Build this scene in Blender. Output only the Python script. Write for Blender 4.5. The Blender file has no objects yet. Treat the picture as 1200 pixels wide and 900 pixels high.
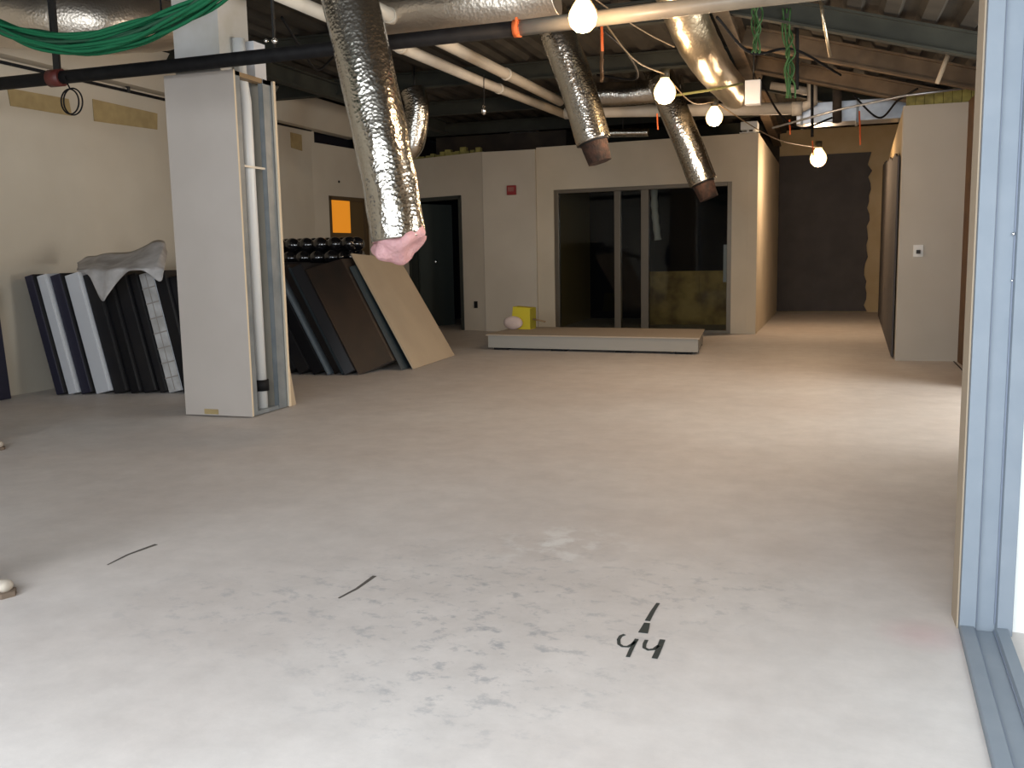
import bpy, bmesh, math, random
from mathutils import Vector, Matrix
random.seed(7)
C = bpy.context.scene.collection
scene = bpy.context.scene

# ---------------------------------------------------------------- camera
F = 1100.0; H = 1.22
U_ = Vector((-.0194, 1, 148.9/F)).normalized()
Y_ = Vector((364, 156, -F)).normalized()
X_ = Y_.cross(U_).normalized()
AX = (X_, Y_, U_)
cd = bpy.data.cameras.new('camera'); cam = bpy.data.objects.new('camera', cd); C.objects.link(cam)
cd.sensor_width = 36; cd.lens = F/1200*36; cd.clip_end = 100; cd.clip_start = 0.02
R = Matrix((X_, Y_, U_))
cam.matrix_world = Matrix.Translation((0, 0, H)) @ R.to_4x4()
scene.camera = cam

def ray(px, py):
    c = Vector((px-600, 450-py, -F)); return Vector([a.dot(c) for a in AX])
def fl(px, py, z=0.0):
    r = ray(px, py); t = (z-H)/r.z; return Vector((r.x*t, r.y*t, z))
def atY(px, py, y):
    r = ray(px, py); t = y/r.y; return Vector((r.x*t, y, H+r.z*t))
def atX(px, py, x):
    r = ray(px, py); t = x/r.x; return Vector((x, r.y*t, H+r.z*t))

# ---------------------------------------------------------------- helpers
def link(name, bm, mat, parent=None, smooth=False, bevel=0):
    me = bpy.data.meshes.new(name)
    bmesh.ops.recalc_face_normals(bm, faces=bm.faces[:])
    bm.to_mesh(me); bm.free()
    o = bpy.data.objects.new(name, me); C.objects.link(o)
    if isinstance(mat, (list, tuple)):
        for m in mat: me.materials.append(m)
    else: me.materials.append(mat)
    if smooth:
        for p in me.polygons: p.use_smooth = True
    if parent is not None:
        o.parent = parent
        o.matrix_parent_inverse = Matrix.Translation(parent.location).inverted() if not parent.parent else Matrix.Identity(4)
    if bevel:
        b = o.modifiers.new('bevel', 'BEVEL'); b.width = bevel; b.segments = 2; b.limit_method = 'ANGLE'
    return o
def thing(name, label, cat, loc=(0, 0, 0), group=None):
    o = bpy.data.objects.new(name, None); C.objects.link(o); o.location = loc
    o.empty_display_size = .1
    o['label'] = label; o['category'] = cat
    if group: o['group'] = group
    return o
def tag(o, label, cat, group=None):
    o['label'] = label; o['category'] = cat
    if group: o['group'] = group
    return o
def struct(o): o['kind'] = 'structure'; return o
def N(): return bmesh.new()
def box(bm, a, b, mi=0):
    x0, y0, z0 = a; x1, y1, z1 = b
    v = [bm.verts.new(p) for p in ((x0,y0,z0),(x1,y0,z0),(x1,y1,z0),(x0,y1,z0),(x0,y0,z1),(x1,y0,z1),(x1,y1,z1),(x0,y1,z1))]
    for f in ((0,3,2,1),(4,5,6,7),(0,1,5,4),(1,2,6,5),(2,3,7,6),(3,0,4,7)):
        bm.faces.new([v[i] for i in f]).material_index = mi
    return v
def prism(bm, poly, off, mi=0):
    """poly: list of 3D points; extruded by vector off"""
    off = Vector(off)
    a = [bm.verts.new(Vector(p)) for p in poly]; b = [bm.verts.new(Vector(p)+off) for p in poly]
    n = len(a)
    bm.faces.new(a).material_index = mi; bm.faces.new(b[::-1]).material_index = mi
    for i in range(n):
        bm.faces.new((a[i], a[(i+1) % n], b[(i+1) % n], b[i])).material_index = mi
def tube(bm, pts, r, seg=12, cap=True, radf=None, squash=None, mi=0):
    pts = [Vector(p) for p in pts]; n = len(pts); rings = []
    t0 = (pts[1]-pts[0]).normalized()
    ref = Vector((0, 0, 1)) if abs(t0.z) < .9 else Vector((1, 0, 0))
    nrm = t0.cross(ref).normalized()
    for i, p in enumerate(pts):
        t = (pts[min(i+1, n-1)]-pts[max(i-1, 0)]).normalized()
        nrm = (nrm - t*nrm.dot(t)).normalized(); bn = t.cross(nrm)
        ring = []
        for k in range(seg):
            a = 2*math.pi*k/seg
            rr = radf(i/(n-1), a) if radf else r
            ring.append(bm.verts.new(p + (nrm*math.cos(a)+bn*math.sin(a))*rr))
        rings.append(ring)
    for i in range(n-1):
        for k in range(seg):
            f = bm.faces.new((rings[i][k], rings[i][(k+1) % seg], rings[i+1][(k+1) % seg], rings[i+1][k])); f.material_index = mi; f.smooth = True
    if cap:
        bm.faces.new(rings[0][::-1]).material_index = mi; bm.faces.new(rings[-1]).material_index = mi
def spline(pts, n=40):
    P = [Vector(p) for p in pts]; P = [2*P[0]-P[1]]+P+[2*P[-1]-P[-2]]; out = []
    m = len(P)-3
    for i in range(n+1):
        u = i/n*m; k = min(int(u), m-1); t = u-k; a, b, c, d = P[k:k+4]
        out.append(.5*((2*b)+(c-a)*t+(2*a-5*b+4*c-d)*t*t+(3*b-a-3*c+d)*t**3))
    return out
def tubeobj(name, pts, r, mat, parent=None, seg=12, **k):
    bm = N(); tube(bm, pts, r, seg, **k); return link(name, bm, mat, parent)
def boxobj(name, a, b, mat, parent=None, bevel=0):
    bm = N(); box(bm, a, b); return link(name, bm, mat, parent, bevel=bevel)
def sphere(bm, c, r, u=20, v=14, sc=(1, 1, 1)):
    m = Matrix.Translation(c) @ Matrix.Diagonal((sc[0], sc[1], sc[2], 1))
    bmesh.ops.create_uvsphere(bm, u_segments=u, v_segments=v, radius=r, matrix=m)

# ---------------------------------------------------------------- materials
def mat(name, col, rough=.8, metal=0, noise=None, nscale=6, bump=0, bscale=60, emit=None, estr=0, spec=None, coat=0, trans=0):
    m = bpy.data.materials.new(name); m.use_nodes = True; nt = m.node_tree; b = nt.nodes['Principled BSDF']
    b.inputs['Base Color'].default_value = (*col, 1); b.inputs['Roughness'].default_value = rough; b.inputs['Metallic'].default_value = metal
    if spec is not None: b.inputs['Specular IOR Level'].default_value = spec
    if coat: b.inputs['Coat Weight'].default_value = coat; b.inputs['Coat Roughness'].default_value = .15
    if trans: b.inputs['Transmission Weight'].default_value = trans
    tc = nt.nodes.new('ShaderNodeTexCoord')
    if noise:
        n = nt.nodes.new('ShaderNodeTexNoise'); n.inputs['Scale'].default_value = nscale; n.inputs['Detail'].default_value = 6
        r = nt.nodes.new('ShaderNodeValToRGB'); r.color_ramp.elements[0].position = .35; r.color_ramp.elements[1].position = .68
        r.color_ramp.elements[0].color = (*noise, 1); r.color_ramp.elements[1].color = (*col, 1)
        nt.links.new(tc.outputs['Object'], n.inputs['Vector']); nt.links.new(n.outputs['Fac'], r.inputs['Fac']); nt.links.new(r.outputs['Color'], b.inputs['Base Color'])
    if bump:
        n2 = nt.nodes.new('ShaderNodeTexNoise'); n2.inputs['Scale'].default_value = bscale; n2.inputs['Detail'].default_value = 4
        bp = nt.nodes.new('ShaderNodeBump'); bp.inputs['Strength'].default_value = bump; bp.inputs['Distance'].default_value = .02
        nt.links.new(tc.outputs['Object'], n2.inputs['Vector']); nt.links.new(n2.outputs['Fac'], bp.inputs['Height']); nt.links.new(bp.outputs['Normal'], b.inputs['Normal'])
    if emit: b.inputs['Emission Color'].default_value = (*emit, 1); b.inputs['Emission Strength'].default_value = estr
    return m
M = {}
M['drywall'] = mat('drywall', (.60, .545, .45), .9, noise=(.55, .495, .405), nscale=1.3, bump=.05, bscale=40)
M['drywall_grey'] = mat('drywall_grey', (.56, .54, .52), .9, noise=(.52, .50, .475), nscale=2)
M['drywall_pale'] = mat('drywall_pale', (.66, .58, .45), .9, noise=(.60, .525, .40), nscale=1.5)
M['drywall_tan'] = mat('drywall_tan', (.47, .38, .27), .9, noise=(.43, .345, .245), nscale=2)
M['edge'] = mat('paper_edge', (.66, .55, .40), .9)
M['patch'] = mat('bare_patch', (.43, .33, .16), .95, noise=(.36, .27, .13), nscale=9)
M['green_edge'] = mat('insulation_yellow', (.36, .33, .10), .95, noise=(.22, .2, .07), nscale=12)
M['darkboard'] = mat('dark_grey_board', (.085, .08, .08), .85, noise=(.068, .064, .066), nscale=3)
M['deck'] = mat('roof_deck', (.066, .058, .045), .9, noise=(.036, .032, .026), nscale=2.5)
M['plenum'] = mat('dark_plenum', (.06, .045, .032), .95, noise=(.03, .024, .02), nscale=3)
M['beam'] = mat('beam_green_grey', (.040, .043, .034), .85, noise=(.026, .028, .022), nscale=4)
M['beam_brown'] = mat('beam_brown', (.20, .14, .085), .8, noise=(.13, .09, .055), nscale=5)
M['blackpipe'] = mat('black_iron', (.007, .007, .008), .6, noise=(.012, .012, .013), nscale=14, spec=.15)
M['pvc'] = mat('white_pvc', (.74, .68, .58), .5, noise=(.66, .6, .5), nscale=5)
M['galv'] = mat('galvanised_steel', (.60, .63, .66), .35, metal=.9, noise=(.48, .5, .53), nscale=8)
M['stud'] = mat('steel_stud', (.27, .30, .32), .42, metal=.35, noise=(.20, .23, .25), nscale=7)
M['black'] = mat('black_laminate', (.010, .010, .013), .5, noise=(.016, .015, .016), nscale=3, spec=.25)
M['blackgloss'] = mat('black_gloss', (.009, .009, .011), .35, spec=.2)
M['brownblack'] = mat('brown_black', (.05, .035, .026), .4, noise=(.025, .02, .018), nscale=4)
M['teal'] = mat('dark_teal_edge', (.028, .042, .050), .5, spec=.3)
M['navy'] = mat('navy_edge', (.015, .015, .035), .5)
M['whiteedge'] = mat('white_edge', (.60, .62, .66), .5)
M['dirty'] = mat('dirty_cloth', (.58, .565, .56), .9, noise=(.33, .31, .30), nscale=5, bump=.12, bscale=25)
M['pink'] = mat('pink_fibreglass', (.80, .48, .49), .95, noise=(.70, .38, .40), nscale=18, bump=.6, bscale=40)
M['rust'] = mat('duct_brown_end', (.075, .035, .022), .8, noise=(.025, .016, .012), nscale=20, bump=.5, bscale=60)
M['frame'] = mat('frame_grey_blue', (.215, .250, .290), .6, noise=(.195, .23, .27), nscale=9, spec=.3)
M['framedark'] = mat('frame_seam', (.16, .19, .25), .6)
M['white'] = mat('white_board', (.80, .82, .80), .7)
M['bronze'] = mat('aluminium_bronze', (.17, .145, .11), .4, metal=.5)
M['green'] = mat('green_cable', (.010, .105, .045), .7, spec=.15)
M['green_dark'] = mat('green_cable_dark', (.008, .055, .025), .7)
M['greenleaf'] = mat('green_wire', (.03, .10, .025), .7)
M['orange'] = mat('orange_ribbon', (.62, .13, .03), .7)
M['red'] = mat('red_plastic', (.28, .02, .02), .5)
M['darkred'] = mat('red_coupling', (.12, .025, .02), .5)
M['yellow'] = mat('yellow_carton', (.62, .52, .03), .7)
M['label'] = mat('pale_label', (.66, .54, .50), .8, noise=(.55, .44, .40), nscale=9)
M['steel_dark'] = mat('dark_steel', (.03, .03, .03), .5, metal=.5)
M['chrome'] = mat('chrome', (.9, .9, .9), .12, metal=1)
M['wire'] = mat('brown_wire', (.25, .17, .09), .6)
M['darkdoor'] = mat('door_dark_grey', (.035, .042, .038), .5)
M['brownframe'] = mat('brown_frame', (.10, .065, .03), .6)
M['void'] = mat('dark_room', (.016, .015, .020), .95, spec=.1)  # darkness of the unlit spaces behind openings put into a near-black colour
M['ochre'] = mat('ochre_board', (.62, .42, .15), .9, noise=(.18, .11, .045), nscale=3)
M['olive'] = mat('olive_wall', (.34, .26, .12), .9)
M['marker'] = mat('black_marker', (.02, .03, .03), .7)
M['marker_faded'] = mat('faded_marker', (.085, .075, .065), .8)
M['jeans'] = mat('blue_denim', (.06, .13, .26), .9, noise=(.04, .085, .18), nscale=30)
M['slate'] = mat('slate_edge', (.11, .14, .17), .4)
M['browngloss'] = mat('brown_gloss', (.022, .013, .009), .4, noise=(.007, .006, .006), nscale=2.2, spec=.3)  # brown reflection on the dark panels put into the base colour
M['tubegloss'] = mat('black_tube_gloss', (.008, .008, .010), .12, coat=1)
M['dirtywhite'] = mat('dirty_white', (.55, .55, .55), .6, noise=(.38, .37, .36), nscale=8)
M['gridline'] = mat('grid_line', (.30, .27, .25), .7)
M['coolwhite'] = mat('cool_white_pipe', (.66, .67, .66), .35)
M['skin'] = mat('skin', (.56, .34, .25), .6)
M['hair'] = mat('hair', (.04, .025, .015), .7)
M['shirt'] = mat('grey_shirt', (.22, .23, .26), .9)
M['shirt2'] = mat('navy_shirt', (.03, .05, .11), .9)
M['shoe'] = mat('beige_shoe', (.52, .46, .38), .7, noise=(.40, .35, .29), nscale=20)
M['sole'] = mat('brown_sole', (.14, .10, .07), .8)
M['wood'] = mat('brown_wood', (.15, .075, .028), .7, noise=(.10, .05, .02), nscale=6)

# foil: crinkled metal skin
def foil(name, col, rough=.24, wires=34):
    m = mat(name, col, rough, metal=1); nt = m.node_tree; b = nt.nodes['Principled BSDF']
    tc = nt.nodes.new('ShaderNodeTexCoord'); v = nt.nodes.new('ShaderNodeTexVoronoi'); v.inputs['Scale'].default_value = 45
    n = nt.nodes.new('ShaderNodeTexNoise'); n.inputs['Scale'].default_value = 22; n.inputs['Detail'].default_value = 5
    add = nt.nodes.new('ShaderNodeMath'); add.operation = 'ADD'
    bp = nt.nodes.new('ShaderNodeBump'); bp.inputs['Strength'].default_value = .25; bp.inputs['Distance'].default_value = .010
    nt.links.new(tc.outputs['Object'], v.inputs['Vector']); nt.links.new(tc.outputs['Object'], n.inputs['Vector'])
    nt.links.new(v.outputs['Distance'], add.inputs[0]); nt.links.new(n.outputs['Fac'], add.inputs[1])
    nt.links.new(add.outputs[0], bp.inputs['Height']); nt.links.new(bp.outputs['Normal'], b.inputs['Normal'])
    return m
M['foil'] = foil('foil', (.62, .59, .53), .2); M['foilwarm'] = foil('foil_warm', (.80, .70, .52), .32)  # warm foil: gold from the nearby bulb's light put into the colour
M['foildull'] = foil('foil_dull', (.78, .70, .60), .42)

# floor: pale dusty concrete with scuffs
def floor_mat():
    m = mat('concrete_floor', (.6, .57, .53), .62); nt = m.node_tree; b = nt.nodes['Principled BSDF']; L = nt.links.new
    tc = nt.nodes.new('ShaderNodeTexCoord')
    def noise(s, d=8, r=.6, sc=None):
        n = nt.nodes.new('ShaderNodeTexNoise'); n.inputs['Scale'].default_value = s; n.inputs['Detail'].default_value = d; n.inputs['Roughness'].default_value = r
        if sc:
            mp = nt.nodes.new('ShaderNodeMapping'); mp.inputs['Scale'].default_value = sc; mp.inputs['Rotation'].default_value = (0, 0, .5); L(tc.outputs['Object'], mp.inputs[0]); L(mp.outputs[0], n.inputs['Vector'])
        else: L(tc.outputs['Object'], n.inputs['Vector'])
        return n.outputs['Fac']
    def ramp(x, a, b_, ca, cb):
        r = nt.nodes.new('ShaderNodeValToRGB'); e = r.color_ramp.elements; e[0].position = a; e[1].position = b_; e[0].color = (*ca, 1); e[1].color = (*cb, 1); L(x, r.inputs['Fac']); return r.outputs['Color']
    def mix(f, a, b_, mode='MIX'):
        x = nt.nodes.new('ShaderNodeMix'); x.data_type = 'RGBA'; x.blend_type = mode
        if isinstance(f, float): x.inputs[0].default_value = f
        else: L(f, x.inputs[0])
        L(a, x.inputs[6])
        if isinstance(b_, tuple): x.inputs[7].default_value = (*b_, 1)
        else: L(b_, x.inputs[7])
        return x.outputs[2]
    base = ramp(noise(.55, 6), .36, .66, (.55, .505, .475), (.625, .595, .57))
    fine = ramp(noise(5, 10, .7), .35, .65, (.90, .90, .90), (1.04, 1.04, 1.04))
    c = mix(1.0, base, fine, 'MULTIPLY')
    def blob(x, y, r0, r1):
        sub = nt.nodes.new('ShaderNodeVectorMath'); sub.operation = 'DISTANCE'; L(tc.outputs['Object'], sub.inputs[0]); sub.inputs[1].default_value = (x, y, 0)
        mr = nt.nodes.new('ShaderNodeMapRange'); mr.inputs[1].default_value = r0; mr.inputs[2].default_value = r1; mr.inputs[3].default_value = 1; mr.inputs[4].default_value = 0; L(sub.outputs['Value'], mr.inputs[0]); return mr.outputs[0]
    sc = ramp(noise(11, 10, .7, (1, 1.25, 1)), .53, .64, (0, 0, 0), (1, 1, 1))
    for (x, y, r0, r1, k) in ((-1.15, 3.0, .2, .95, .62), (-.35, 3.35, .05, .5, .5), (-2.0, 2.75, .1, .6, .4), (-.95, 2.45, .1, .6, .5)):
        mu = nt.nodes.new('ShaderNodeMath'); mu.operation = 'MULTIPLY'; L(blob(x, y, r0, r1), mu.inputs[0]); L(sc, mu.inputs[1])
        mk = nt.nodes.new('ShaderNodeMath'); mk.operation = 'MULTIPLY'; L(mu.outputs[0], mk.inputs[0]); mk.inputs[1].default_value = k
        c = mix(mk.outputs[0], c, (.25, .26, .28))
    pk = nt.nodes.new('ShaderNodeMath'); pk.operation = 'MULTIPLY'; L(blob(.33, 3.12, .02, .16), pk.inputs[0]); pk.inputs[1].default_value = .3
    c = mix(pk.outputs[0], c, (.62, .35, .38))
    wm = nt.nodes.new('ShaderNodeMath'); wm.operation = 'MULTIPLY'; L(blob(-1.05, 3.75, .05, .4), wm.inputs[0]); L(ramp(noise(7, 8), .5, .62, (0, 0, 0), (.6, .6, .6)), wm.inputs[1])
    c = mix(wm.outputs[0], c, (.80, .80, .78))
    L(c, b.inputs['Base Color'])
    bp = nt.nodes.new('ShaderNodeBump'); bp.inputs['Strength'].default_value = .12; bp.inputs['Distance'].default_value = .01
    L(noise(14, 8), bp.inputs['Height']); L(bp.outputs['Normal'], b.inputs['Normal'])
    b.inputs['Roughness'].default_value = .55
    return m
M['floor'] = floor_mat()

def glassm(name, tint=(.8, .82, .8)):
    m = bpy.data.materials.new(name); m.use_nodes = True; nt = m.node_tree; nt.nodes.clear()
    o = nt.nodes.new('ShaderNodeOutputMaterial'); g = nt.nodes.new('ShaderNodeBsdfGlossy'); t = nt.nodes.new('ShaderNodeBsdfTransparent'); mx = nt.nodes.new('ShaderNodeMixShader'); fr = nt.nodes.new('ShaderNodeFresnel')
    g.inputs['Roughness'].default_value = .03; t.inputs[0].default_value = (*tint, 1); fr.inputs[0].default_value = 1.28
    nt.links.new(fr.outputs[0], mx.inputs[0]); nt.links.new(t.outputs[0], mx.inputs[1]); nt.links.new(g.outputs[0], mx.inputs[2]); nt.links.new(mx.outputs[0], o.inputs[0])
    return m
M['glass'] = glassm('window_glass')

# ---------------------------------------------------------------- setting
struct(boxobj('floor', (-9, -3, -.12), (4, 22, 0), M['floor']))
def wallobj(name, p, q, z0, z1, th, m, holes=()):
    """vertical wall from p to q (plan); th to the left of p->q; holes: (u0,u1,z0,z1) in metres along"""
    p = Vector((p[0], p[1], 0)); q = Vector((q[0], q[1], 0)); L = (q-p).length; d = (q-p)/L; n = Vector((-d.y, d.x, 0))
    bm = N(); us = sorted({0, L, *[h[0] for h in holes], *[h[1] for h in holes]}); zs = sorted({z0, z1, *[h[2] for h in holes], *[h[3] for h in holes]})
    for i in range(len(us)-1):
        for j in range(len(zs)-1):
            cu = (us[i]+us[i+1])/2; cz = (zs[j]+zs[j+1])/2
            if any(h[0] < cu < h[1] and h[2] < cz < h[3] for h in holes): continue
            a = p+d*us[i]; b = p+d*us[i+1]
            poly = [a+Vector((0, 0, zs[j])), b+Vector((0, 0, zs[j])), b+Vector((0, 0, zs[j+1])), a+Vector((0, 0, zs[j+1]))]
            prism(bm, poly, n*th)
    bmesh.ops.remove_doubles(bm, verts=bm.verts[:], dist=1e-5)
    seen = {}
    for f in bm.faces[:]:
        k = tuple(sorted(v.index for v in f.verts))
    # drop doubled inner faces
    bm.verts.index_update(); d_ = {}
    for f in bm.faces: d_.setdefault(tuple(sorted(v.index for v in f.verts)), []).append(f)
    bmesh.ops.delete(bm, geom=[f for l in d_.values() if len(l) > 1 for f in l], context='FACES_ONLY')
    return struct(link(name, bm, m))

DZ = 3.55
wallobj('wall_left', (-7.3, -1.5), (-7.3, 12.74), 0, DZ, .15, M['drywall'])
# angled return with the orange-lit door
P1 = Vector((-7.3, 12.74, 0)); P2 = Vector((-6.95, 15.5, 0))
def atP(px, py, P, Q):
    r = ray(px, py); n = (Q-P).cross(Vector((0, 0, 1))); t = n.dot(P)/n.dot(Vector((r.x, r.y, 0))); return Vector((r.x*t, r.y*t, H+r.z*t))
def uP(px, py, P, Q):
    w = atP(px, py, P, Q); return ((w-P)*Vector((1, 1, 0))).dot((Q-P).normalized()) if 0 else Vector((w.x-P.x, w.y-P.y, 0)).dot((Q-P).normalized()), w.z
u0, zt = uP(385, 229, P1, P2); u1, _ = uP(431, 235, P1, P2)
v0, vz0 = uP(365, 177, P1, P2)
wallobj('wall_corner', P1, P2, 0, DZ, .12, M['drywall'], [(u0, u1, -.01, zt), (.08, .08+1.25, 2.98, 3.17)])
dW = (P2-P1).normalized(); nW = Vector((-dW.y, dW.x, 0))
def onW(u, z, off=0): v = P1+dW*u+nW*off; return Vector((v.x, v.y, z))
# recess behind door 1 : dark brown leaf with a lit orange pane
bm = N()
prism(bm, [onW(u0, 0), onW(u0+.07, 0), onW(u0+.07, zt), onW(u0, zt)], -nW*.03+nW*.12)
prism(bm, [onW(u1-.07, 0), onW(u1, 0), onW(u1, zt), onW(u1-.07, zt)], nW*.12)
prism(bm, [onW(u0, zt-.06), onW(u1, zt-.06), onW(u1, zt), onW(u0, zt)], nW*.12)
d1 = struct(link('door_1', bm, M['brownframe']))
bm = N(); prism(bm, [onW(u0+.07, 0, .05), onW(u1-.07, 0, .05), onW(u1-.07, zt-.06, .05), onW(u0+.07, zt-.06, .05)], nW*.04)
link('door_leaf', bm, mat('brown_door', (.13, .085, .035), .6), d1)
a, za = uP(387, 233, P1, P2); b, zb = uP(414, 273, P1, P2)
M['orangelit'] = mat('orange_lit_pane', (.5, .2, .02), .5, emit=(1.0, .33, .02), estr=.55)
bm = N(); prism(bm, [onW(a, zb, .045), onW(b, zb, .045), onW(b, za, .045), onW(a, za, .045)], nW*.01)
o = link('lit_pane', bm, M['orangelit'], d1); o['label'] = 'orange lit pane'
# void behind the high slot
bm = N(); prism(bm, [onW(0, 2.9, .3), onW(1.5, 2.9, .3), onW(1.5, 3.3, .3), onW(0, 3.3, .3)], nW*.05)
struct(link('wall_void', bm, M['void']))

# back wall with the open doorway (slightly angled), then pilaster and glazed room
Q1 = Vector((-7.0, 15.42, 0)); Q2 = Vector((-5.31, 14.76, 0))
g0, gz = uP(478, 231, Q1, Q2); g1, _ = uP(540, 231, Q1, Q2)
wallobj('wall_back', Q1, Q2, 0, 2.93, .14, M['drywall'], [(g0, g1, -.01, 2.26)])
dQ = (Q2-Q1).normalized(); nQ = Vector((-dQ.y, dQ.x, 0))
def onQ(u, z, off=0): v = Q1+dQ*u+nQ*off; return Vector((v.x, v.y, z))
bm = N()
for (a, b, c, d) in ((g0-.03, g0+.05, 0, 2.26), (g1-.05, g1+.01, 0, 2.26), (g0, g1, 2.2, 2.26)):
    prism(bm, [onQ(a, c, -.02), onQ(b, c, -.02), onQ(b, d, -.02), onQ(a, d, -.02)], nQ*.17)
d2 = struct(link('door_2', bm, M['darkdoor']))
hinge = onQ(g0+.05, 0, .16); far = hinge + nQ*.75 + dQ*.10
bm = N(); prism(bm, [hinge, far, far+Vector((0, 0, 2.18)), hinge+Vector((0, 0, 2.18))], dQ*.045); leaf = link('door_leaf', bm, mat('dark_green_grey_leaf', (.06, .072, .066), .5), d2)
bm = N(); kp = hinge.lerp(far, .42)+Vector((.09, -.07, 1.16)); sphere(bm, kp, .035, 12, 8); tube(bm, [kp, kp+Vector((-.04, .06, 0))], .014)
link('door_knob', bm, M['chrome'], d2, smooth=True)
# dark room behind
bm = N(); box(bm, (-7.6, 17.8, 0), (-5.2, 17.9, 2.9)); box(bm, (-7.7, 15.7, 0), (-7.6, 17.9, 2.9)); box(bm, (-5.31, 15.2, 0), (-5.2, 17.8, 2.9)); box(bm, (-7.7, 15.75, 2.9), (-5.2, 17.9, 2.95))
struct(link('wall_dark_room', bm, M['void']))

# pilaster  X -5.31 .. -4.41
wallobj('wall_pilaster', (-5.31, 14.74), (-4.41, 14.74), 0, 2.92, .2, M['drywall'])
# glazed room front, Y = 14.8
GX0, GX1, GT = -4.12, -1.30, 2.27
wallobj('wall_front_room', (-4.41, 14.8), (-.93, 14.5), 0, 2.95, .16, M['drywall_pale'], [(.29, 3.12, -.01, 2.27)])
wallobj('wall_hall_left', (-.93, 14.5), (-.86, 19.9), 0, 2.95, .14, M['drywall_pale'])
# interior of glazed room
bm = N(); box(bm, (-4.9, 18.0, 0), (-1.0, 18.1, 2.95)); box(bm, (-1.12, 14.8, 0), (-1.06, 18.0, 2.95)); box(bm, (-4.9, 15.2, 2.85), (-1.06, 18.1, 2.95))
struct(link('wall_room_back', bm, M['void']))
bm = N(); box(bm, (-4.5, 14.95, 0), (-4.3, 18, 2.85)); struct(link('wall_room_left', bm, M['olive']))
# storefront frame as one window structure
dS = (Vector((-.93, 14.5, 0))-Vector((-4.41, 14.8, 0))).normalized(); nS = Vector((-dS.y, dS.x, 0)); S0 = Vector((-4.41, 14.8, 0))
def onS(u, z, off=0): v = S0+dS*u+nS*off; return Vector((v.x, v.y, z))
def uS(px): return uP(px, 300, S0, S0+dS)[0]
bm = N()
def bar(a, b, c, d, w=.1, off=.02):
    prism(bm, [onS(a, c, off), onS(b, c, off), onS(b, d, off), onS(a, d, off)], nS*w)
bar(.29, .36, 0, 2.27); bar(3.05, 3.12, 0, 2.27); bar(.36, 3.05, 2.21, 2.27); bar(.36, 3.05, 0, .05)
mu = uS(723); bar(mu-.05, mu+.05, .05, 2.21); mu2 = uS(755); bar(mu2-.06, mu2+.06, .05, 2.21)
w1 = struct(link('window_1', bm, M['bronze'], bevel=.004))
for i, (a, b) in enumerate(((.36, mu-.05), (mu+.05, mu2-.06), (mu2+.06, 3.05))):
    bm = N(); prism(bm, [onS(a, .05, .06), onS(b, .05, .06), onS(b, 2.21, .06), onS(a, 2.21, .06)], nS*.008)
    link('pane', bm, M['glass'], w1)
# things inside the room
bm = N(); box(bm, (-3.0, 16.4, 0), (-1.5, 16.5, .92)); box(bm, (-2.35, 16.38, .55), (-2.0, 16.4, .8))
tag(link('low_board', bm, M['ochre']), 'low ochre board standing on the floor inside the dark glazed room', 'board')
bm = N(); tube(bm, spline([(-2.62, 15.5, 2.6), (-2.62, 15.5, 2.0), (-2.56, 15.48, 1.45)], 20), .06, 14, radf=lambda t, a: .055+.006*math.sin(t*90))
tag(link('hanging_flex_duct', bm, M['coolwhite']), 'thin silver flexible duct hanging inside the dark glazed room', 'duct')  # white colour stands for light reflected by the foil
bm = N(); box(bm, (-1.52, 15.6, .75), (-1.42, 15.63, 1.35)); tag(link('pale_reflection', bm, M['whiteedge']), 'narrow pale strip standing for a glass reflection at the right inside the glazed room', 'sheet')  # added pale strip imitates a reflection in the glazing
bpy.data.objects['pale_reflection'].location.z = -.0
# ---- hall end
wallobj('wall_hall_end', (-.95, 19.9), (1.35, 19.9), 0, 3.6, .15, mat('hall_ochre', (.52, .42, .26), .9, noise=(.45, .35, .2), nscale=2))
# ragged-edged dark covering on the hall end
def ragged(x0, x1, z0, z1, y, mt, name, label, jag=.03, n=26):
    bm = N(); L = [(x0+random.uniform(-.006, .006), z0+(z1-z0)*i/n) for i in range(n+1)]; Rr = [(x1+random.uniform(-jag, jag), z0+(z1-z0)*i/n) for i in range(n+1)]
    poly = [Vector((x, y, z)) for x, z in L[::-1]]+[Vector((x, y, z)) for x, z in Rr]
    prism(bm, poly, (0, .02, 0)); return tag(link(name, bm, mt), label, 'board')
ragged(-.86, .83, .02, 3.1, 19.86, M['darkboard'], 'dark_wall_covering', 'large dark grey board covering the far hall end wall, ragged right edge', .05)
# right hall wall
wallobj('wall_hall_right', (.80, 11.3), (1.12, 19.9), 0, 2.76, -.14, mat('hall_side', (.50, .39, .22), .9))
bm = N(); n = 22
pa = Vector((.79, 11.35, 0)); pb = Vector((1.03, 18.6, 0)); top = [2.55-1.35*0 for _ in range(n+1)]
poly = [pa.lerp(pb, i/n)+Vector((-.01, 0, .02)) for i in range(n+1)]+[pa.lerp(pb, i/n)+Vector((-.01, 0, 2.25+.5*i/n+random.uniform(-.04, .04))) for i in range(n, -1, -1)]
prism(bm, poly, (-.02, 0, 0)); tag(link('dark_side_covering', bm, M['darkboard']), 'dark grey board covering the right hall wall behind the wall stub', 'board')
# stub wall with switch
wallobj('wall_stub', (.79, 11.15), (1.42, 11.15), 0, 2.74, .15, mat('stub_drywall', (.52, .49, .43), .9, noise=(.49, .46, .40), nscale=2))
wallobj('wall_right', (1.42, 11.3), (1.42, 8.9), 0, 2.75, .15, M['wood'])
wallobj('wall_right_plain', (1.75, 6.3), (1.75, 3.2), 0, 3.2, .15, M['drywall'])
wallobj('wall_right_end', (1.57, 8.9), (3.4, 8.9), 0, 3.2, .15, M['drywall'])
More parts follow.
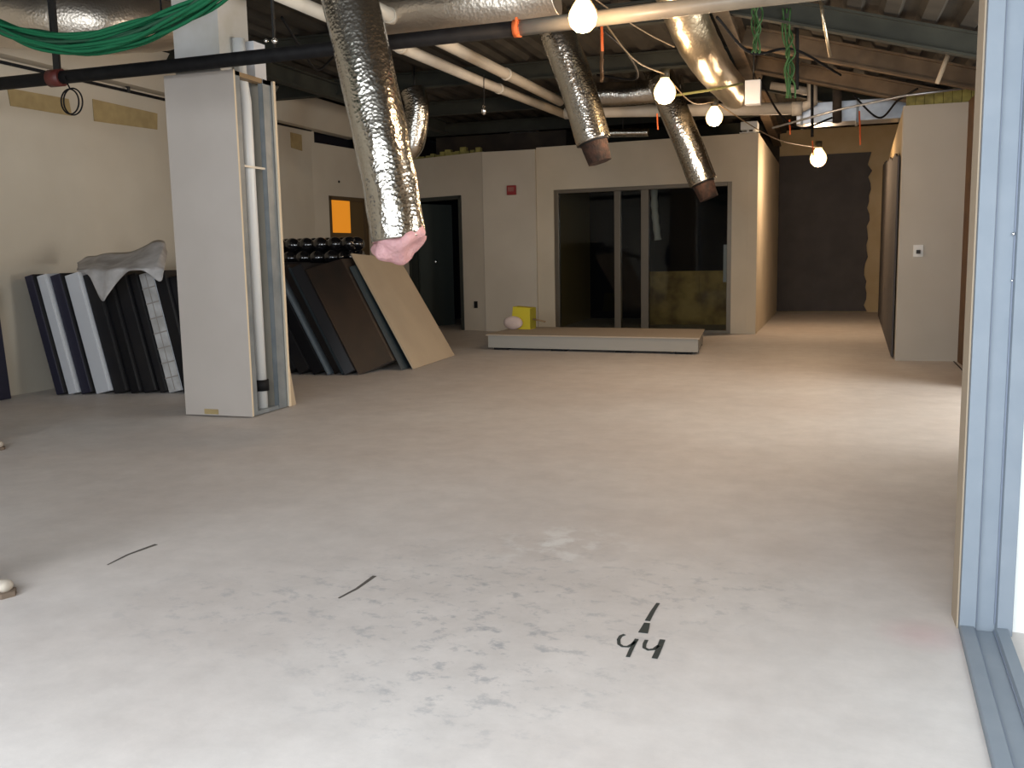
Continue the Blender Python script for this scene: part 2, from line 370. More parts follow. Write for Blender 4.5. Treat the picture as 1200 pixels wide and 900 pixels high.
# ---- near wall with frame at the right : Y = 3.2
wallobj('wall_near', (.60, 3.22), (2.2, 3.22), 0, 3.2, .14, M['white'])
bm = N(); box(bm, (.4405, 3.205, 0), (.4455, 3.33, 3.2)); o = struct(link('trim_1', bm, mat('cut_drywall_edge', (.36, .29, .21), .9)))
# frame: jamb + sill, profile in three bands
fr = thing('sidelight_frame', 'blue-grey metal frame with upright jamb and floor sill at the right edge of the picture', 'frame', (.45, 3.2, 0))
lean = .0
bm = N()
def prof(bm, pts, off): prism(bm, pts, off)
prof(bm, [(.446, 3.215, 0), (.446, 3.18, 0), (.493, 3.18, 0), (.497, 3.20, 0), (.550, 3.20, 0), (.554, 3.175, 0), (.598, 3.175, 0), (.598, 3.36, 0), (.446, 3.36, 0)], (0, 0, 3.1))
link('jamb', bm, M['frame'], fr, bevel=.002)
bm = N(); box(bm, (.494, 3.193, .03), (.4985, 3.1995, 3.1)); box(bm, (.5475, 3.193, .03), (.552, 3.1995, 3.1)); link('seam', bm, M['framedark'], fr)
bm = N(); e = -.042
def sy(x, y): return x+e*(3.2-y)
a, b = 3.178, .6
P = [(.446, 0), (.446, .018), (.450, .022), (.488, .022), (.494, .010), (.545, .010), (.552, .026), (.585, .026), (.590, 0)]
prism(bm, [(sy(x, a), a, z) for x, z in P], (e*(a-b), b-a, 0))
link('sill', bm, M['frame'], fr, bevel=.001)
bm = N()
for x in (.491, .547): prism(bm, [(sy(x-.003, a), a, .011), (sy(x+.003, a), a, .011), (sy(x+.003, a), a, .016), (sy(x-.003, a), a, .016)], (e*(a-b), b-a, 0))
link('seam', bm, M['framedark'], fr)
for z in (1.26,):
    bm = N(); sphere(bm, (.545, 3.19, z), .006, 10, 6); link('screw', bm, M['chrome'], fr, smooth=True); bm = N(); sphere(bm, (.548, 3.19, z-.14), .004, 10, 6); link('screw', bm, M['chrome'], fr, smooth=True)
# light floor strip outside frame handled by the floor

# ---- front (behind the camera) storefront that lets the daylight in
wallobj('wall_front', (3.4, -1.5), (-7.3, -1.5), 0, 3.6, .15, M['drywall'], [(.9, 8.2, .25, 2.85)])
bm = N()
for x in (2.5, .9, -.9, -2.7, -4.8): box(bm, (x-.03, -1.6, .25), (x+.03, -1.52, 2.85))
box(bm, (-4.8, -1.6, .25), (2.5, -1.52, .31)); box(bm, (-4.8, -1.6, 2.79), (2.5, -1.52, 2.85)); struct(link('window_2', bm, M['frame']))
wallobj('wall_right_outer', (3.4, 8.9), (3.4, -1.5), 0, 3.6, -.15, M['drywall'], [(.5, 2.9, .4, 2.4)])
# ---- roof deck (corrugated) flat then sloping down to the right
def deck(name, x0, x1, y0, y1, zf, pitch=.30):
    bm = N(); xs = []; x = x0
    while x < x1: xs += [(x, .05), (x+pitch*.38, .05), (x+pitch*.5, 0), (x+pitch*.88, 0)]; x += pitch
    rows = []
    for y in (y0, y1):
        rows.append([bm.verts.new((xx, y, zf(xx)+dz)) for xx, dz in xs])
        rows.append([bm.verts.new((xx, y, zf(xx)+.12)) for xx, dz in xs])
    for i in range(len(xs)-1):
        bm.faces.new((rows[0][i], rows[0][i+1], rows[2][i+1], rows[2][i])); bm.faces.new((rows[1][i], rows[3][i], rows[3][i+1], rows[1][i+1]))
        bm.faces.new((rows[0][i], rows[1][i], rows[1][i+1], rows[0][i+1])); bm.faces.new((rows[2][i], rows[2][i+1], rows[3][i+1], rows[3][i]))
    for k in (0, -1): bm.faces.new((rows[0][k], rows[2][k], rows[3][k], rows[1][k]))
    return struct(link(name, bm, M['deck']))
SL = .27
def zr(x): return 3.6-SL*max(0, x+.9)
deck('ceiling', -7.6, -.75, -1.7, 22, lambda x: 3.55)
o = deck('ceiling', -.9, 3.8, -1.7, 13.6, lambda x: zr(x)); 
o = deck('ceiling', -.9, 2.6, 13.6, 22, lambda x: 3.62)
wallobj('wall_plenum_back', (-7.6, 21.5), (2.6, 21.5), 0, 3.7, .2, M['plenum'])
wallobj('wall_plenum_left', (-7.62, 12.6), (-7.62, 21.6), 0, 3.7, .1, M['plenum'])
wallobj('wall_plenum_mid', (-.86, 19.92), (-7.6, 19.92), 2.0, 3.55, .1, M['plenum'])
wallobj('wall_plenum_right', (2.3, 11.3), (2.3, 21.5), 0, 3.7, -.2, M['plenum'])
def ibeam(pts_a, pts_b, h, w, m, label):
    a = Vector(pts_a); b = Vector(pts_b); d = (b-a); s = d.cross(Vector((0, 0, 1))).normalized(); u = s.cross(d).normalized()
    t = .02; bm = N()
    for (s0, s1, z0, z1) in ((-w/2, w/2, 0, t), (-w/2, w/2, h-t, h), (-.008, .008, t, h-t)):
        prism(bm, [a+s*s0+u*z0, a+s*s1+u*z0, a+s*s1+u*z1, a+s*s0+u*z1], d)
    o = link('ceiling_beam', bm, m); return struct(o)
# sloping joists on the right
for y, m in ((7.2, 'beam'), (9.0, 'beam'), (10.4, 'beam_brown'), (11.9, 'beam_brown'), (13.2, 'beam')):
    ibeam((-.85, y, zr(-.85)-.24), (3.2, y, zr(3.2)-.24), .2, .1, M[m], '')
for y in (9.0, 11.2, 13.4, 15.6, 17.8):
    ibeam((-7.2, y, 3.33), (-.95, y, 3.33), .2, .1, M['beam'], '')
ibeam((-.9, 3.4, 3.3), (-.9, 20.5, 3.3), .26, .14, M['beam_brown'], '')
ibeam((-6.0, 9.1, 3.27), (-6.0, 14.9, 3.27), .2, .12, M['beam'], '')
# soffit band on the left wall above the conduit
bm = N(); prism(bm, [(-7.3, 5.0, 3.14), (-7.12, 5.0, 3.14), (-6.85, 5.0, 3.5), (-7.3, 5.0, 3.5)], (0, 8.9, 0)); struct(link('trim_2', bm, M['drywall']))
# yellow-green insulation strips on wall tops
bm = N()
for i in range(14):
    p = onQ(.15+i*.115, 2.93, .02); box(bm, (p.x, p.y, 2.93), (p.x+random.uniform(.06, .11), p.y+.1, 2.93+random.uniform(.03, .12)))
tag(link('insulation_strip', bm, M['green_edge']), 'ragged yellow green insulation along the top of the wall with the open doorway', 'insulation')
bm = N()
for i in range(8):
    box(bm, (.82+i*.09, 11.2, 2.74), (.82+i*.09+.085, 11.28, 2.74+random.uniform(.10, .16)))
tag(link('insulation_strip', bm, M['green_edge']), 'ragged yellow green insulation along the top of the wall stub', 'insulation')

# ---------------------------------------------------------------- wall patches, tag objects
def patch(X, pa, pb, pc, pd, label):
    bm = N(); prism(bm, [atX(*p, X) for p in (pa, pb, pc, pd)], (.006, 0, 0)); return tag(link('bare_patch', bm, M['patch']), label, 'wall patch')
patch(-7.297, (8, 103), (80, 116), (84, 136), (12, 124), 'ochre bare patch high on the left wall, nearest the left picture edge')
patch(-7.297, (108, 116), (184, 133), (184, 152), (110, 142), 'ochre bare patch high on the left wall, just left of the boxed column')
patch(-7.297, (340, 155), (353, 158), (354, 177), (341, 173), 'small ochre patch high on the left wall behind the boxed column')
bm = N(); ys = [atX(95, 97, -7.2), atX(195, 120, -7.2), atX(325, 145, -7.2), atX(408, 160, -7.2)]
tube(bm, [(-7.27, 6.9, 3.10), (-7.27, 9.4, 3.10), (-7.27, 12.7, 3.14)], .016, 8)
tag(link('wall_conduit', bm, M['blackpipe']), 'thin dark conduit running along the top of the left wall', 'conduit')
for (px, py) in ((147, 103), (170, 100)):
    p = atX(px, py, -7.27); bm = N(); tube(bm, [p+Vector((-.02, 0, .04)), p+Vector((.04, 0, 0)), p+Vector((.04, 0, -.05))], .018, 8)
    tag(link('pipe_clip', bm, M['steel_dark']), 'small dark clip on the left wall, '+('left' if px < 160 else 'right')+' one of the pair above the conduit', 'clip')

# light switch on stub, outlet on back wall, fire alarm
def plate(name, c, w, h, d, m, label, cat):
    t = thing(name, label, cat, c); x, y, z = c
    boxobj('cover_plate', (x-w/2, y-d, z-h/2), (x+w/2, y, z+h/2), m, t, .003)
    return t
p = atY(1076, 294, 11.15)
t = plate('light_switch', p, .10, .13, .01, M['white'], 'white light switch on the grey wall stub', 'switch')
boxobj('toggle', (p.x-.02, 11.11, p.z-.03), (p.x+.02, 11.14, p.z+.01), M['steel_dark'], t)
p = onQ(uP(558, 357, Q1, Q2)[0], 1.22-.79, -.0)
p.z = uP(558, 357, Q1, Q2)[1]
t = plate('wall_outlet', p, .07, .115, .012, M['blackpipe'], 'dark wall outlet low on the wall right of the open doorway', 'outlet')
p = atY(600, 223, 14.74)
t = plate('fire_alarm', p, .15, .15, .05, M['red'], 'small red fire alarm on the wall pilaster', 'alarm')
boxobj('strobe_lens', (p.x-.05, 14.67, p.z-.02), (p.x+.05, 14.7, p.z+.045), mat('strobe', (.35, .12, .1), .3), t)
p = atP(397, 213, P1, P2); bm = N(); sphere(bm, p, .02, 10, 8); tag(link('wall_sensor', bm, M['steel_dark']), 'tiny dark sensor on the wall above the orange lit door', 'sensor')

# ---------------------------------------------------------------- boxed column
col = thing('column', 'concrete column partly boxed in drywall with an open stud side, standing alone', 'column', (-4.55, 6.5, 0))
cx0, cx1, cy0, cy1, cz = -4.86, -4.25, 6.29, 6.83, 2.655
boxobj('drywall_panel', (cx0, cy0, .01), (cx1+.012, cy0+.016, cz), mat('column_drywall', (.49, .445, .405), .9, noise=(.46, .415, .375), nscale=2.2), col)
boxobj('paper_edge', (cx1+.012, cy0, .01), (cx1+.016, cy0+.018, cz), M['edge'], col)
boxobj('drywall_panel', (cx0, cy0+.016, .01), (cx0+.016, cy1, cz), M['drywall'], col)
boxobj('drywall_panel', (cx0, cy1, .01), (cx1+.02, cy1+.016, cz), M['drywall'], col)
boxobj('paper_edge', (cx1+.02, cy1-.012, .01), (cx1+.024, cy1+.018, cz), M['edge'], col)
def cstud(x, y, w, z0, z1, d=1, m='stud'):
    bm = N(); box(bm, (x-.002, y, z0), (x, y+w, z1)); box(bm, (x-.04*1, y, z0), (x, y+.002, z1)); box(bm, (x-.04, y+w-.002, z0), (x, y+w, z1)); box(bm, (x-.002, y+.0, z0), (x+.004, y+.006, z1))
    return link('stud', bm, M[m], col)
cstud(cx1, cy0+.017, .085, .01, cz); cstud(cx1, cy1-.135, .13, .01, cz); cstud(cx1-.12, cy0+.2, .06, .01, cz)
boxobj('track', (cx0+.016, cy0+.017, cz-.03), (cx1, cy0+.1, cz), M['stud'], col)
boxobj('track', (cx1-.07, cy0+.1, cz-.035), (cx1, cy1-.01, cz), M['wire'], col)
boxobj('track', (cx1-.09, cy0+.1, .01), (cx1, cy1-.14, .04), M['stud'], col)
tubeobj('drain_pipe', [(cx1-.075, 6.56, .02), (cx1-.075, 6.56, cz-.2), (cx1-.13, 6.60, cz+.05), (cx1-.13, 6.6, 2.95)], .05, M['coolwhite'], col, 16)
bm = N(); tube(bm, [(cx1-.075, 6.56, .18), (cx1-.075, 6.56, .27)], .066, 16); tube(bm, [(cx1-.07, 6.44, .18), (cx1-.07, 6.44, .26)], .035, 12)
o = link('rubber_coupling', bm, M['blackpipe'], col)
tubeobj('conduit', [(cx1-.07, 6.44, .02), (cx1-.07, 6.44, 2.2), (cx1-.04, 6.41, 2.45)], .016, M['pvc'], col, 8)
boxobj('crossbar', (cx1-.03, cy0+.1, 1.95), (cx1-.012, cy1-.13, 1.965), M['pvc'], col)
boxobj('concrete_core', (-4.83, 6.4, 0), (-4.42, 6.80, 3.54), mat('core', (.55, .545, .53), .85, noise=(.45, .43, .38), nscale=3), col)
boxobj('cap_block', (-4.86, 6.7, 2.66), (-4.31, 6.86, 2.95), M['whiteedge'], col)
bm = N(); box(bm, (-4.68, 6.285, .02), (-4.55, 6.289, .06)); o = link('label_strip', bm, M['patch'], col)
# small boards leaning behind column
bm = N(); q0 = fl(347, 474); q1 = atY(332, 386, q0.y); prism(bm, [q0, q1, q1-Vector((.012, 0, 0)), q0-Vector((.014, 0, 0))], (0, -.10, 0))
tag(link('leaning_offcut', bm, M['drywall_tan']), 'narrow tan drywall offcut leaning behind the right side of the boxed column', 'board')

# ---------------------------------------------------------------- leaning slabs on left wall
def slab(y0, x, th, hgt, lean, dep, body, label, group=None, rim=None, face=None, cat='screen', name='cubicle_screen', grid=False, skew=0):
    """x = left bottom corner, leaning toward -X by lean (m per m)"""
    L = math.sqrt(1+lean*lean); ux = Vector((-lean, 0, 1))/L; px_ = Vector((1, 0, lean))/L
    b = Vector((x, y0, .0)); t = thing(name, label, cat, b, group)
    def blk(nm, s0, s1, h0, h1, d0, d1, m, bev=.004):
        bm = N(); poly = [b+px_*s0+ux*h0, b+px_*s1+ux*h0, b+px_*s1+ux*h1, b+px_*s0+ux*h1]; prism(bm, [p+Vector((0, d0+(skew*(s0 if q in (0, 3) else s1)/th), 0)) for q, p in enumerate(poly)], (0, d1-d0, 0))
        zmin = min(v.co.z for v in bm.verts)
        return link(nm, bm, m, t, bevel=bev)
    blk('core', 0, th, 0, hgt, .012, dep, body)
    if rim is not None:
        blk('edge_band', .003, th-.003, .003, hgt-.003, 0, .012, rim)
    if grid:
        for k in range(1, 8): blk('batten', .002, th-.002, hgt*k/8-.006, hgt*k/8+.006, -.004, .0, M['gridline'], 0)
        blk('batten', th*.5-.004, th*.5+.004, .02, hgt-.02, -.003, 0, M['gridline'], 0)
    return t
G1 = 'panels leaning on the left wall'
rows = [(-6.885, .095, 'black', 'navy', 'black edged panel farthest left in the stack leaning on the left wall'),
        (-6.785, .105, 'whiteedge', 'whiteedge', 'narrow white edged panel, left one of the two white edges in the leaning stack'),
        (-6.67, .12, 'black', 'navy', 'black edged panel between the two white edged panels in the leaning stack'),
        (-6.54, .165, 'whiteedge', 'whiteedge', 'wider white edged panel, right one of the two white edges in the leaning stack'),
        (-6.37, .15, 'black', 'black', 'black panel touching the right side of the wider white edged panel'),
        (-6.215, .11, 'black', 'blackgloss', 'black panel under the pointed corner of the draped sheet'),
        (-6.10, .14, 'blackgloss', 'black', 'thick black panel in the middle of the dark part of the leaning stack'),
        (-5.955, .085, 'black', 'black', 'black panel touching the left of the white gridded panel')]
for i, (x, th, bd, rm, lb) in enumerate(rows):
    slab(7.03+.045*i, x, th*.985, 1.155, .235, 1.0-.05*i, M[bd], lb, G1, rim=M[rm])
slab(7.36, -5.865, .155, 1.15, .225, .9, M['whiteedge'], 'white panel with a grid of grey lines, leaning left of the boxed column', G1, rim=M['dirtywhite'], grid=True)
slab(7.36, -5.70, .13, 1.16, .225, .9, M['black'], 'black panel leaning between the white gridded panel and the boxed column', G1, rim=M['blackgloss'])
slab(7.40, -5.565, .12, 1.12, .225, .9, M['brownblack'], 'brown black panel leaning, rightmost of the stack and mostly behind the boxed column', G1, rim=M['black'])
bm = N(); box(bm, (-5.93, 8.38, 0), (-5.72, 8.5, 1.42)); tag(link('upright_board', bm, M['brownblack'], bevel=.006), 'tall dark brown board upright behind the leaning stack, left of the boxed column', 'board')
slab(6.25, -7.2, .04, 1.05, .06, .52, M['navy'], 'thin navy panel leaning flat against the left wall at the left picture edge', rim=M['navy'])
# draped dusty sheet
bm = N(); nx, ny = 44, 16; grid_ = []
def drape_z(u, v):
    # u 0..1 along X, v 0..1 from wall-side (back) to front
    return 0
topline = [(90, 308), (105, 300), (120, 298), (150, 295), (170, 288), (190, 281), (196, 300)]
botline = [(92, 317), (98, 320), (108, 325), (119, 352), (128, 346), (140, 328), (152, 318), (166, 317), (178, 322), (188, 330), (193, 318)]
def lin(L, u):
    k = u*(len(L)-1); i = min(int(k), len(L)-2); f = k-i; return (L[i][0]*(1-f)+L[i+1][0]*f, L[i][1]*(1-f)+L[i+1][1]*f)
tp = [atY(*p, 7.6) for p in topline[:-1]]+[atY(197, 296, 7.6)]
bp_ = [atY(*p, 7.0) for p in botline]
tps = spline(tp, nx); bps = spline(bp_, nx)
for i in range(nx+1):
    rowv = []
    for j in range(ny+1):
        v = j/ny; a = tps[i]; b = bps[i]
        # over the panel tops (z ~1.15) then down the front edge
        fr_ = min(v/.6, 1); dn = max((v-.6)/.4, 0)
        edge = Vector((b.x, 7.0-.02, max(1.16, b.z)+.015))
        p = a.lerp(edge, fr_) if dn == 0 else edge.lerp(Vector((b.x, 6.985, b.z)), dn)
        p.z += .008*math.sin(i*.45+j*.4)*(1-dn)
        p.y += .012*math.sin(i*.7+j*.3)
        p.z = max(p.z, 1.168) if dn == 0 and fr_ < 1 else p.z
        rowv.append(bm.verts.new(p))
    grid_.append(rowv)
for i in range(nx):
    for j in range(ny): bm.faces.new((grid_[i][j], grid_[i+1][j], grid_[i+1][j+1], grid_[i][j+1]))
o = link('dust_sheet', bm, M['dirty'], smooth=True); s = o.modifiers.new('t', 'SOLIDIFY'); s.thickness = .006
tag(o, 'dusty grey sheet draped over the tops of the leaning panels', 'sheet')
bm = N(); box(bm, (-7.25, 7.5, 0), (-7.1, 7.85, .06)); tag(link('wood_offcut', bm, M['wood'], bevel=.004), 'small dark wood offcut on the floor at the foot of the left wall', 'offcut')

# ---------------------------------------------------------------- second stack, right of the column
G2 = 'dark panels leaning behind the boxed column'
R2 = [(-5.52, .16, 8.86, 0, 'black', 'black', 'black panel farthest left in the stack right of the boxed column'),
      (-5.355, .17, 8.86, 0, 'black', 'black', 'black panel second from the left in the stack right of the boxed column'),
      (-5.18, .16, 8.86, .0, 'black', 'blackgloss', 'glossy black panel just left of the pale slate edge in the right stack'),
      (-5.015, .035, 8.86, 0, 'slate', 'slate', 'thin pale slate edged panel in the middle of the right stack'),
      (-4.975, .11, 8.95, 0, 'brownblack', 'browngloss', 'glossy panel with a brown sheen, right of the pale slate edge'),
      (-4.86, .04, 8.9, 0, 'teal', 'teal', 'thin dark slate edged panel right of the brown glossy one'),
      (-4.815, .13, 8.88, .05, 'black', 'blackgloss', 'black panel left of the widest brown black one in the right stack'),
      (-4.68, .28, 8.93, .42, 'brownblack', 'browngloss', 'widest brown black panel, its slanted edge next to the tan board'),
      (-4.395, .035, 9.4, .05, 'teal', 'teal', 'thin dark slate edged panel directly under the tan drywall board')]
for i, (x, th, y0, sk, bd, rm, lb) in enumerate(R2):
    slab(y0, x-.0, th*.87, 1.29 if i != 7 else 1.27, .52, (.36 if i == 7 else .30 if i == 8 else 9.72-y0), M[bd], lb, G2, rim=M[rm], skew=sk)
# tan drywall board on top
bl = [fl(485, 433), fl(533, 417)]; tl = [atY(412, 297, bl[0].y), atY(468, 303, bl[1].y)]
bm = N(); prism(bm, [bl[0]+Vector((0, 0, .006)), bl[1]+Vector((0, 0, .006)), tl[1], tl[0]], (-.014, 0, -.006))
bd = link('drywall_board', bm, M['drywall_tan']); tag(bd, 'tan drywall board leaning at the right end of the dark panel stack', 'board')
# black crate with ribbed tubes
cr = thing('storage_crate', 'tall black crate behind the leaning dark panels right of the column', 'crate', (-5.8, 10.3, 0))
boxobj('body', (-6.5, 9.85, 0), (-5.12, 10.7, 1.14), M['black'], cr, .01)
boxobj('lid', (-6.52, 9.83, 1.14), (-5.10, 10.72, 1.17), M['black'], cr, .006)
for k, (z, y, sx) in enumerate(((1.255, 9.95, 0), (1.255, 10.13, .0), (1.255, 10.31, 0), (1.41, 10.04, .05), (1.41, 10.22, .05))):
    bm = N(); x0, x1 = -6.45, -5.34+.03*k
    def rf(t, a): return .045+.042*abs(math.cos(t*(x1-x0)/.19*math.pi))
    tube(bm, [(x0+(x1-x0)*i/120, y, z) for i in range(121)], .08, 20, radf=rf)
    tag(link('ribbed_tube', bm, M['tubegloss'], smooth=True), ['front lower black ribbed tube lying on the crate', 'middle lower black ribbed tube lying on the crate', 'rear lower black ribbed tube lying on the crate', 'front upper black ribbed tube resting on the lower ones', 'rear upper black ribbed tube resting on the lower ones'][k], 'tube', 'black ribbed tubes on the crate')

# ---------------------------------------------------------------- low platform and yellow carton
pl = thing('low_platform', 'low grey platform box on the floor in front of the glazed room', 'platform', (-2.8, 12.2, 0))
A = fl(572, 410); B = fl(818, 416)
bk = Vector((.0, 1.35, 0))
A2 = A+bk; B2 = B+bk+Vector((-.10, 0, 0))
bm = N(); prism(bm, [A+Vector((0, 0, .03)), B+Vector((0, 0, .03)), B2+Vector((0, 0, .03)), A2+Vector((0, 0, .03))], (0, 0, .16)); link('body', bm, mat('platform_side', (.33, .32, .29), .9), pl, bevel=.006)
bm = N(); prism(bm, [A+Vector((-.02, -.02, .19)), B+Vector((.02, -.02, .19)), B2+Vector((.02, 0, .19)), A2+Vector((-.02, 0, .19))], (0, 0, .018)); link('top_sheet', bm, mat('platform_top', (.42, .36, .29), .9), pl, bevel=.003)
for k in range(4):
    p = A.lerp(B, (.06, .35, .66, .93)[k]); bm = N(); box(bm, (p.x-.1, p.y+.06, 0), (p.x+.1, p.y+1.2, .03)); link('foot', bm, M['blackpipe'], pl)
# carton on platform
c0 = fl(598, 386, .208); cy = c0.y
ct = thing('carton', 'open yellow carton with a pale bag in front on the low platform', 'carton', (c0.x, cy, .208))
x0 = atY(599, 386, cy).x; x1 = atY(621, 386, cy).x; zt_ = .208+.32
bm = N(); prism(bm, [(x0-.02, cy+.03, .208), (x1, cy, .208), (x1, cy, zt_-.02), (x0+.02, cy+.03, zt_), ], (.02, .22, 0)); link('body', bm, M['yellow'], ct, bevel=.006)
bm = N(); prism(bm, [(x1+.001, cy+.004, .22), (x1+.022, cy+.215, .22), (x1+.022, cy+.215, zt_-.02), (x1+.001, cy+.004, zt_-.03)], (.006, 0, 0)); link('side_panel', bm, mat('dark_yellow', (.3, .27, .02), .7), ct)
bm = N(); sphere(bm, (x0+.05, cy-.06, .305), .135, 16, 10, (1.05, .45, .7)); o = link('pale_bag', bm, M['label'], ct, smooth=True); o['label'] = 'pale pinkish bag'
tubeobj('handle', [(x1+.0, cy+.1, .35), (x1+.2, cy+.1, .31)], .012, M['wire'], ct, 8)

# ---------------------------------------------------------------- floor writing
def stroke(bm, pts, w0, w1=None):
    w1 = w1 or w0; P = [fl(680+x/6.667, 680+y/6.667, .0008) for x, y in pts]; n = len(P); L = []; Rr = []
    for i, p in enumerate(P):
        t = (P[min(i+1, n-1)]-P[max(i-1, 0)]).normalized(); s = Vector((-t.y, t.x, 0)); w = w0+(w1-w0)*i/(n-1)
        L.append(p+s*w); Rr.append(p-s*w)
    prism(bm, L+Rr[::-1], (0, 0, .0012))
bm = N()
stroke(bm, [(345, 425), (315, 437), (299, 465), (303, 500), (330, 518), (372, 520), (408, 500), (428, 480)], .0055)
bm2 = bm; stroke(bm, [(442, 460), (415, 505), (392, 555), (372, 600)], .0065)
stroke(bm, [(518, 468), (502, 498), (500, 528), (530, 545), (575, 540), (612, 512)], .006)
stroke(bm, [(642, 465), (622, 520), (600, 570), (580, 612)], .009)
tag(link('floor_number', bm, M['marker']), 'black hand written number 44 on the pale floor', 'writing')
bm = N(); stroke(bm, [(608, 180), (565, 245), (525, 318)], .006, .009); stroke(bm, [(522, 335), (508, 372), (490, 412)], .010, .016)
tag(link('floor_mark', bm, M['marker']), 'black tapered slash on the floor just above the written number', 'mark', 'black marks on the floor')
def px2(x, y): return ((x-680)*6.667, (y-680)*6.667)
bm = N(); stroke(bm, [px2(397, 701), px2(418, 690), px2(439, 675)], .004, .008); tag(link('floor_mark', bm, M['marker_faded']), 'short black dash on the floor, left of the written number', 'mark', 'black marks on the floor')
bm = N(); stroke(bm, [px2(126, 662), px2(150, 650), px2(183, 638)], .003, .009); tag(link('floor_mark', bm, M['marker_faded']), 'faded black dash on the floor nearest the left picture edge', 'mark', 'black marks on the floor')

# ---------------------------------------------------------------- ducts
def flexduct(name, pts, r, m, label, end=None, ribs=50, n=160, group=None, r_end=None):
    P = spline(pts, n); t = thing(name, label, 'duct', P[-1] if end else P[0], group)
    ph = random.random()*9
    L = sum((P[i+1]-P[i]).length for i in range(n))
    def rf(u, a):
        rr = r*(1+.002*math.sin(u*L/.07*2*math.pi)+.016*math.sin(3*a+u*L*5+ph)*math.sin(u*L*9+ph)+.008*math.sin(5*a-u*L*13)+.004*random.uniform(-1, 1))
        if r_end and u > .96: rr *= 1-(1-r_end)*(u-.96)/.04
        return rr
    bm = N(); tube(bm, P, r, 40, radf=rf); link('foil_sleeve', bm, m, t)
    d = (P[-1]-P[-4]).normalized()
    if end == 'pink':
        bm = N(); c = P[-1]+d*.02
        sphere(bm, c, r*.93, 28, 20, (1, 1, .62))
        for v in bm.verts:
            q = v.co-c; v.co = c+q*(1+.13*math.sin(q.x*38+1)*math.cos(q.y*31)+.10*math.sin(q.z*50+q.x*22)); v.co.x += -.25*min(0, q.z)*-.3
            if q.x > 0.07: v.co.z += (q.x-.07)*1.0
            else: v.co.z -= .02
        o = link('insulation_plug', bm, M['pink'], t, smooth=True); o['label'] = 'pink fibreglass insulation bulging out'
    if end == 'collar':
        bm = N(); tube(bm, [P[-1]-d*.08, P[-1]+d*.06, P[-1]+d*.2], r*.72, 24, radf=lambda u, a: r*(.80-.16*u)*(1+.05*math.sin(7*a+u*9)+.03*math.sin(u*40))); link('inner_liner', bm, M['rust'], t)
        tubeobj('clamp_ring', [P[-1]-d*.02, P[-1]+d*.012], r*.86, M['steel_dark'], t, 24)
    return t
GD = 'foil flex ducts hanging from the ceiling'
d1t = atY(392, -60, 5.75); 
flexduct('flex_duct', [atY(370, -150, 6.1), atY(396, -50, 5.7), atY(411, 5, 5.62), atY(440, 130, 5.6), atY(456, 210, 5.6), atY(467, 281, 5.6)], .178, M['foil'], 'largest foil flex duct hanging nearest, with pink insulation bulging out', 'pink', group=GD)
flexduct('flex_duct', [atY(600, -60, 9.2), atY(630, -15, 9.0), atY(649, 28, 8.8), atY(676, 100, 8.8), atY(696, 166, 8.8)], .165, M['foil'], 'middle foil flex duct hanging with a brown torn end', 'collar', group=GD)
flexduct('flex_duct', [atY(760, 62, 11.8), atY(772, 85, 11.5), atY(789, 128, 11.4), atY(809, 175, 11.4), atY(824, 214, 11.4)], .165, M['foil'], 'farthest foil flex duct hanging in front of the dark glazing', 'collar', group=GD)
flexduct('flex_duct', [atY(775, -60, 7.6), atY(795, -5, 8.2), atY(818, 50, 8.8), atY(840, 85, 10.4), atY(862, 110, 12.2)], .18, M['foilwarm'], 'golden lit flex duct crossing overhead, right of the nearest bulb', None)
flexduct('flex_duct', [atY(690, 112, 11.8), atY(740, 110, 11.8), atY(800, 103, 11.8)], .15, M['foil'], 'short horizontal foil duct behind the second bulb', None, n=80)
flexduct('flex_duct', [atY(440, 15, 7.6), atY(530, 6, 7.4), atY(600, 2, 7.4), atY(650, -12, 7.4)], .19, M['foildull'], 'crumpled foil duct above the black pipe between the two nearest hanging ducts', None, n=100)
flexduct('flex_duct', [atY(-120, 20, 6.5), atY(0, 18, 6.6), atY(110, 26, 6.8), atY(190, 25, 7.6)], .26, M['foildull'], 'wide dull foil duct at the top left above the green cables', None, n=120)
flexduct('flex_duct', [atY(483, 105, 11.0), atY(489, 128, 11.0), atY(484, 165, 11.0), atY(476, 178, 11.0)], .15, M['foil'], 'small foil duct elbow just right of the nearest hanging duct', None, n=80, r_end=.7)
flexduct('flex_duct', [atY(712, 156, 14), atY(760, 155, 14)], .06, M['foil'], 'short thin foil duct over the glazed room roof', None, n=30)

for k, (px, py, Y) in enumerate(((745, 100, 11.8), (730, 150, 14), (486, 112, 11.0), (560, -2, 7.4), (0, 5, 6.6))):
    o = [x for x in bpy.data.objects if x.name == 'flex_duct' + ('.004', '.008', '.007', '.005', '.006')[k]][0]
    p = atY(px, py, Y); tubeobj('hanger_strap', [p, Vector((p.x, p.y, 3.56))], .012, M['steel_dark'], o, 6)
# black main duct far back
bm = N(); box(bm, (-6.6, 15.9, 2.97), (-4.2, 16.5, 3.35)); tag(link('rectangular_duct', bm, M['plenum'], bevel=.01), 'dark rectangular duct above the wall with the open doorway', 'duct')
bm = N(); a = atY(597, 142, 16.6); b = atY(625, 178, 16.6); box(bm, (a.x, 16.6, 2.2), (b.x, 17.0, 3.5)); struct(link('wall_far_block', bm, M['drywall_grey']))
bm = N(); a = atY(930, 148, 12.9); box(bm, (-.35, 12.55, 2.79), (1.02, 12.95, 3.04)); 
rd = thing('rectangular_duct', 'bright galvanised rectangular duct crossing above the hall entrance', 'duct', (.3, 12.5, 2.79))
link('body', bm, M['galv'], rd, bevel=.006)
for x in (-.3, .35, .95):
    bm = N(); box(bm, (x, 12.535, 2.775), (x+.03, 12.965, 3.055)); link('flange', bm, M['stud'], rd)
